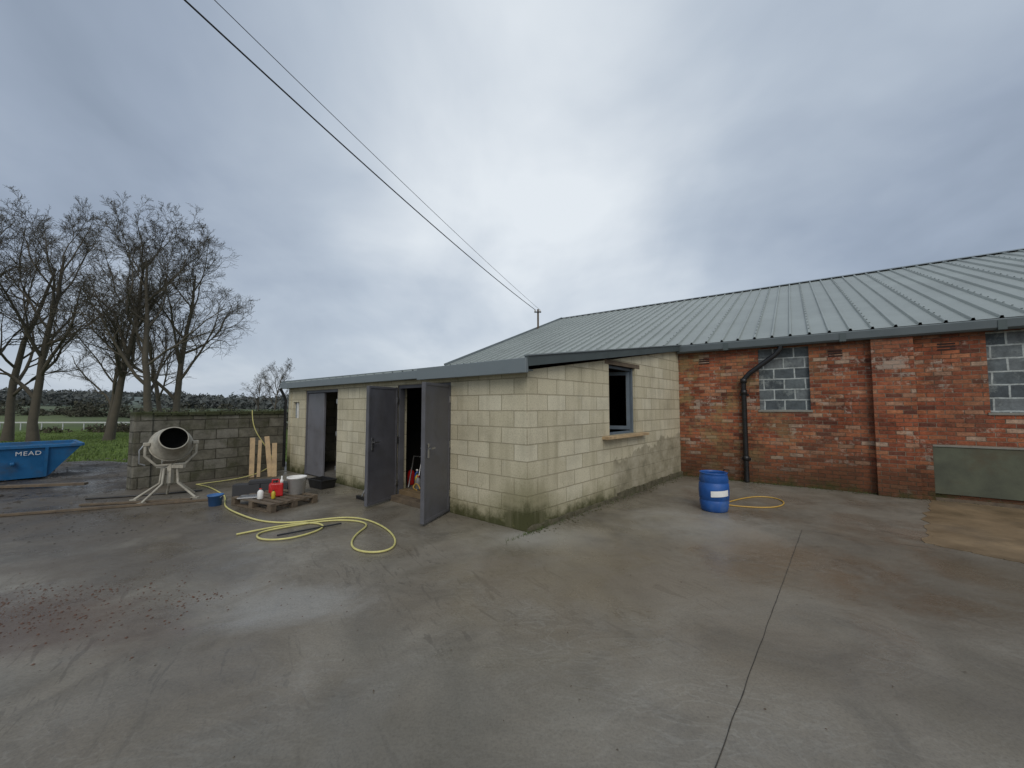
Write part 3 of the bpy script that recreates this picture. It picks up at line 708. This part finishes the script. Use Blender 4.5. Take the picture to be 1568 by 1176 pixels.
tube('rubber_hose_offcut', [(-7.5, 7.0, .015), (-6.8, 7.2, .015), (-6.3, 7.5, .02), (-6.0, 7.7, .015)], .015, M['black'], None, 'NURBS')

# ------------------------------------------------------------------ rubble / crumbs
def stones(name, N, fn, smin, smax, mat, pw=3):
    vs, fs = [], []
    base = [Vector(v) for v in ((1, 0, 0), (-1, 0, 0), (0, 1, 0), (0, -1, 0), (0, 0, 1), (0, 0, -1))]
    F = [(0, 2, 4), (2, 1, 4), (1, 3, 4), (3, 0, 4), (2, 0, 5), (1, 2, 5), (3, 1, 5), (0, 3, 5)]
    for _ in range(N):
        x, y, z = fn(); s = smin + (smax - smin) * random.random() ** pw; R = Matrix.Rotation(random.random() * 6.28, 3, 'Z'); k = len(vs)
        for b in base:
            v = R @ Vector((b.x * s * random.uniform(.7, 1.3), b.y * s * random.uniform(.6, 1.1), b.z * s * .5)); vs.append((x + v.x, y + v.y, z + max(v.z, -.002) + s * .2))
        fs += [tuple(i + k for i in f) for f in F]
    mesh(name, vs, fs, mat)
stones('rubble', 2400, lambda: (random.gauss(-3.9, .8), random.gauss(3.3, .28), 0), .0015, .013, plain('red_rubble', (.12, .062, .042), .95, 0, .4, 20, 0), 4)
stones('gravel', 700, lambda: (random.uniform(-9, 6), random.uniform(1.5, 7), 0), .0015, .007, plain('grit', (.10, .085, .065), .95, 0, .4, 20, 0), 4)
stones('mud_clods', 1400, lambda: (random.uniform(-16, -7.2), random.uniform(6.4, 12.5), -.01), .01, .06, M['mud'])
stones('mud_crumbs', 900, lambda: (random.uniform(-12, -4.8), random.gauss(5.8, .7), 0), .003, .022, M['mud'], 3)
def alongwall():
    if random.random() < .5: p = FAB @ Vector((random.uniform(0, LAB), -.05 - abs(random.gauss(0, .08)), 0))
    else: p = FB @ Vector((random.uniform(0, 9), -.04 - abs(random.gauss(0, .08)), 0))
    return (p.x, p.y, 0)
stones('wall_foot_debris', 900, alongwall, .004, .022, plain('mossy_debris', (.08, .075, .035), .95, 0, .5, 20, 0))
vs, fs = [], []
for _ in range(220):
    x, y = random.uniform(-6, 7), random.uniform(2, 7.5); a = random.random() * 6.28; s = random.uniform(.005, .012); k = len(vs)
    if y > A.y and abs(x) < 4: continue
    for t, r in ((0, 1), (1.6, .45), (3.14, 1), (4.7, .45)): vs.append((x + math.cos(a + t) * s * r, y + math.sin(a + t) * s * r, .004 + random.random() * .004))
    fs.append((k, k + 1, k + 2, k + 3))
mesh('leaf_litter', vs, fs, plain('dead_leaf', (.08, .05, .028), .9, 0, .3, 6, 0))
vs, fs = [], []
for _ in range(700):
    if random.random() < .45: c = FAB @ Vector((random.gauss(.1, .25) if random.random() < .5 else random.uniform(0, LAB), -.03 - abs(random.gauss(0, .03)), 0))
    else: c = FB @ Vector((random.choice([.6, 1.4, 3.4, 2.2]) + random.gauss(0, .25), -.03 - abs(random.gauss(0, .03)), 0))
    a = random.random() * 6.28; k = len(vs); w = .004; h = random.uniform(.015, .06)
    vs += [c + Vector((math.cos(a) * w, math.sin(a) * w, 0)), c - Vector((math.cos(a) * w, math.sin(a) * w, 0)), c + Vector((random.gauss(0, .015), random.gauss(0, .015), h))]
    fs.append((k, k + 1, k + 2))
mesh('weeds', vs, fs, plain('weed_green', (.07, .10, .025), .9, 0, .4, 5, 0), None, None, False, False)

# ------------------------------------------------------------------ service mast & cables
pm = Vector((1.26, 18.74, 0)); e = empty('service_mast', (pm.x, pm.y, 5.3))
tube('pole', [(pm.x, pm.y, 4.8), (pm.x, pm.y, 6.35)], .045, M['woodd'], e)
beam('bracket', (pm.x - .18, pm.y - .04, 6.2), (pm.x + .15, pm.y - .04, 6.2), .05, .05, M['black'], e)
for dx in (-.14, .1): lathe('insulator', [(.03, 0), (.045, .03), (.03, .06), (.04, .09), (0, .1)], M['white'], e, T(pm.x + dx, pm.y - .04, 6.22), 12)
def wire(name, p0, p1, sag, r):
    p0, p1 = Vector(p0), Vector(p1); pts = []
    for i in range(25):
        t = i / 24; p = p0.lerp(p1, t); p.z -= sag * 4 * t * (1 - t); pts.append(p)
    p2 = p0 + (p1 - p0) * 2.2; p2.z += sag * 3
    pts.append(p2); tube(name, pts, r, M['black'], None, res=2)
wire('overhead_cable', (1.14, 18.7, 6.3), (-4.73, 5.33, 7.5), .18, .014)
wire('overhead_cable', (1.36, 18.7, 6.3), (-4.30, 5.33, 7.5), .10, .006)

# ------------------------------------------------------------------ bare trees
def make_tree(name, H, seed, spread=1.0, lean=(0, 0), levels=4, fork=.3):
    rnd = random.Random(seed); V, Fc = [], []
    def ring(p, d, r, n):
        a = d.orthogonal().normalized(); b = d.cross(a); k = len(V)
        for i in range(n):
            t = 2 * math.pi * i / n; V.append(tuple(p + (a * math.cos(t) + b * math.sin(t)) * r))
        return k
    def grow(p, d, L, r, lv):
        nseg = (9, 8, 6, 5, 3)[lv]; sides = (9, 6, 5, 3, 3)[lv]
        pts = [(p.copy(), d.copy(), r)]
        wig = (.07, .15, .22, .26, .3)[lv]
        for i in range(nseg):
            up = (.03, .12, .06, .02, .0)[lv]
            d = (d + Vector((rnd.gauss(0, wig), rnd.gauss(0, wig), rnd.gauss(0, wig) * .7 + up))).normalized()
            p = p + d * (L / nseg); t = (i + 1) / nseg
            rr = max(r * (1 - .76 * t), .0085)
            pts.append((p.copy(), d.copy(), rr))
        prev = None
        for (q, dd, rr) in pts:
            k = ring(q, dd, rr * (1.35 if lv == 0 and prev is None else 1), sides)
            if prev is not None:
                for i in range(sides):
                    j = (i + 1) % sides; Fc.append((prev + i, prev + j, k + j, k + i))
            prev = k
        if lv >= levels: return
        nch = (11, 9, 8, 7)[lv]; t0 = (fork, .25, .18, .12)[lv]
        for c in range(nch):
            t = t0 + (1 - t0) * (c + rnd.random() * .8) / nch; t = min(t, .99)
            f = t * nseg; i = int(f); fr = f - i
            q = pts[i][0].lerp(pts[min(i + 1, nseg)][0], fr); dd = pts[i][1]; rr = pts[i][2] * (1 - fr) + pts[min(i + 1, nseg)][2] * fr
            ang = math.radians(rnd.uniform(24, 48) * (spread if lv == 0 else 1)); az = rnd.random() * 6.283 if lv else (c * 2.4 + rnd.random())
            o = dd.orthogonal().normalized(); o.rotate(Matrix.Rotation(az, 3, dd))
            nd = (dd * math.cos(ang) + o * math.sin(ang)).normalized()
            if lv == 0: nl = L * rnd.uniform(.5, .66) * (1.08 - .5 * t)
            else: nl = L * rnd.uniform(.38, .60) * (1.08 - .5 * t)
            grow(q, nd, nl, rr * rnd.uniform(.48, .68), lv + 1)
    grow(Vector((0, 0, 0)), Vector((lean[0], lean[1], 1)).normalized(), H * .9, H * .018, 0)
    me = bpy.data.meshes.new(name); me.from_pydata(V, [], Fc); me.polygons.foreach_set('use_smooth', [True] * len(me.polygons))
    me.materials.append(M['bark']); return me
TM = [make_tree('bare_tree_mesh', 15.0, 11, 1.15, (.04, 0), 4, .22), make_tree('bare_tree_mesh', 15.0, 23, 1.0, (-.03, .02), 4, .25), make_tree('bare_tree_mesh', 15.0, 41, 1.1, (.02, .03), 4, .22)]
def tree(i, px, Y, s, rz):
    return add('bare_tree', TM[i], None, None, T(px, Y, hz(math.hypot(px, Y)) - .15, rz, s))
tree(0, -25.8, 28, 1.0, 0.6)
tree(1, -30.2, 29.5, 1.03, 1.0)
tree(2, -34.6, 28.5, 1.06, 2.2)
tree(1, -36.2, 27.0, 1.08, 3.9)
tree(2, -26.4, 31, 1.0, 2.5)
tree(0, -41., 32, 1.12, 5.0)
tree(1, -39., 44, 1.0, 4.6)
tree(2, -47., 46, 1.0, 1.6)
tree(1, -62., 102, .95, 2.); tree(2, -70., 108, .8, 1.)

# ------------------------------------------------------------------ distant hedges / woodland
def clumps(name, centres, mat, per=260, fs_=.5):
    V = []
    for (x, y, z, rx, ry, rzz) in centres:
        u = np.random.normal(size=(per, 3)); u /= np.linalg.norm(u, axis=1)[:, None]; u *= np.random.uniform(.45, 1.05, (per, 1))
        c = u * [rx, ry, rzz] + [x, y, z]
        a = np.random.normal(size=(per, 3, 3)) * fs_ * np.random.uniform(.5, 1.2, (per, 1, 1))
        V.append((c[:, None, :] + a).reshape(-1, 3))
    V = np.concatenate(V); n = len(V) // 3
    me = bpy.data.meshes.new(name); me.from_pydata(V.tolist(), [], [(3 * i, 3 * i + 1, 3 * i + 2) for i in range(n)])
    return add(name, me, mat)
cs = []
for i in range(130):
    x = -190 + i * 1.6 + random.uniform(-1, 1); y = 105 + random.uniform(-5, 8); g0 = hz(math.hypot(x, y)); h = random.uniform(1.2, 3.2) if random.random() < .8 else random.uniform(3.5, 5.5)
    cs.append((x, y, g0 + h * .45, 2.2, 2.2, h * .55))
clumps('hedgerow_trees', cs, plain('hedge_foliage', (.062, .062, .042), 1., 0, .5, .25, 0), 220, .28)
cs = []
for i in range(300):
    x = random.uniform(-440, 60); y = random.choice([190, 230, 300]) + random.uniform(-8, 8); g0 = hz(math.hypot(x, y)); h = random.uniform(3, 7)
    cs.append((x, y, g0 + h * .4, 8, 4, h * .5))
clumps('distant_woodland', cs, plain('wood_foliage', (.105, .115, .11), 1., 0, .4, .05, 0), 130, .9)
cs = []
for i in range(34):
    x = random.uniform(-58, -20); y = 50 + random.uniform(-2, 5); g0 = hz(math.hypot(x, y)); h = random.uniform(.5, 1.3)
    cs.append((x, y, g0 + h * .3, 2., 1.2, h * .6))
clumps('undergrowth', cs, plain('bramble', (.055, .05, .03), 1., 0, .5, .5, 0), 220, .14)
wf = empty('white_rail_fence', (-50, 56, -1.4)); L = []
for i in range(38):
    x = -115 + i * 3; L.append((x, x + .09, 56, 56.09, -2.0, -.62))
L.append((-115, -4, 55.97, 56.1, -.68, -.5))
boxes('rails', Matrix.Identity(4), L, plain('white_fence_paint', (.5, .51, .51), .6, 0, .1, 6, 0), wf)

# grass blades
N = 60000
X = np.random.uniform(-62, -6, N); Y = 12.4 + (np.random.rand(N) ** 1.7) * 40
k = (X < -.55 * Y + .5); X = X[k]; Y = Y[k]; N = len(X)
Rr = np.hypot(X, Y); Z = np.interp(Rr, [0, 14, 60, 120], [-.06, -.06, -1.4, -2.0])
a = np.random.rand(N) * 6.28; w = .02 + .03 * np.random.rand(N); h = .05 + .12 * np.random.rand(N) ** 2
P0 = np.stack([X - np.cos(a) * w, Y - np.sin(a) * w, Z - .02], 1); P1 = np.stack([X + np.cos(a) * w, Y + np.sin(a) * w, Z - .02], 1)
P2 = np.stack([X + np.random.normal(0, .04, N), Y + np.random.normal(0, .04, N), Z + h], 1)
V = np.stack([P0, P1, P2], 1).reshape(-1, 3); me = bpy.data.meshes.new('grass'); me.from_pydata(V.tolist(), [], [(3 * i, 3 * i + 1, 3 * i + 2) for i in range(N)])
add('grass', me, plain('grass_blades', (.105, .155, .036), .9, 0, .5, .8, 0))

# ------------------------------------------------------------------ sky
SUN_EL, SUN_AZ = math.radians(42), math.radians(180)
w = bpy.data.worlds.new('World'); scn.world = w; w.use_nodes = True
g = G(nt=w.node_tree); bg = w.node_tree.nodes['Background']
sky = w.node_tree.nodes.new('ShaderNodeTexSky'); sky.sky_type = 'NISHITA'; sky.sun_disc = False
sky.sun_elevation = SUN_EL; sky.sun_rotation = SUN_AZ; sky.dust_density = 3
v = g.tc('Generated'); o = g.sep(v)
zc = g.math('ADD', g.math('MAXIMUM', o[2], 0.), .38)
pv = g.comb(g.math('DIVIDE', o[0], zc), g.math('DIVIDE', o[1], zc), 0.)
nA = g.noise(g.vmath('ADD', pv, (2.3, 5.1, 0.)), .9, 5, .5, .3)
nB = g.noise(g.vmath('ADD', g.vmath('MULTIPLY', pv, (1., .7, 1.)), (7.7, 1.2, 4.)), 2.4, 5, .55, .3)
f = g.math('ADD', g.math('MULTIPLY', nA, .72), g.math('MULTIPLY', nB, .28))
f = g.math('MULTIPLY_ADD', g.math('SUBTRACT', f, .5), .70, .53)
nv = g.vmath('NORMALIZE', v)
def lobe(d, a, b, k, op='ADD'):
    global f
    dd = g.vmath('DOT_PRODUCT', nv, Vector(d).normalized()[:], out=1)
    f = g.math(op, f, g.mapr(dd, a, b, 0., k))
lobe((-.12, 1.0, .58), .76, 1., .15)
lobe((-1.2, 1.0, 1.1), .70, 1., .10, 'SUBTRACT')
lobe((1.25, 1.0, 1.0), .75, 1., .04, 'SUBTRACT')
lobe((-.95, 1.0, .20), .90, 1., .01, 'SUBTRACT')
f = g.math('ADD', f, g.mapr(o[2], .20, .0, 0., .08))
cl = g.ramp(f, [(.34, (.215, .265, .34)), (.45, (.32, .38, .475)), (.56, (.46, .525, .61)), (.72, (.76, .81, .855))])
cl = g.vmath('SCALE', cl, 9.3)
c = g.mix(.92, sky.outputs[0], cl)
g.put(bg.inputs['Color'], c); bg.inputs['Strength'].default_value = .116
w.cycles.sampling_method = 'MANUAL'; w.cycles.sample_map_resolution = 256

su = bpy.data.lights.new('sun', 'SUN'); su.energy = 1.35; su.angle = math.radians(35); su.color = (1, .95, .86)
so = bpy.data.objects.new('sun', su); COL.objects.link(so)
so.rotation_euler = (math.radians(50), 0, math.radians(4))
so.location = (0, -10, 20)

# ------------------------------------------------------------------ camera
cam = bpy.data.cameras.new('camera'); co = bpy.data.objects.new('camera', cam); COL.objects.link(co)
cam.sensor_width = 36; cam.lens = 600 / 1568 * 36; cam.clip_end = 3000; cam.clip_start = .05
co.location = (0, 0, 1.63); co.rotation_euler = (math.radians(93.34), 0, 0)
scn.camera = co
scn.view_settings.view_transform = 'Standard'; scn.view_settings.look = 'None'; scn.view_settings.exposure = 0
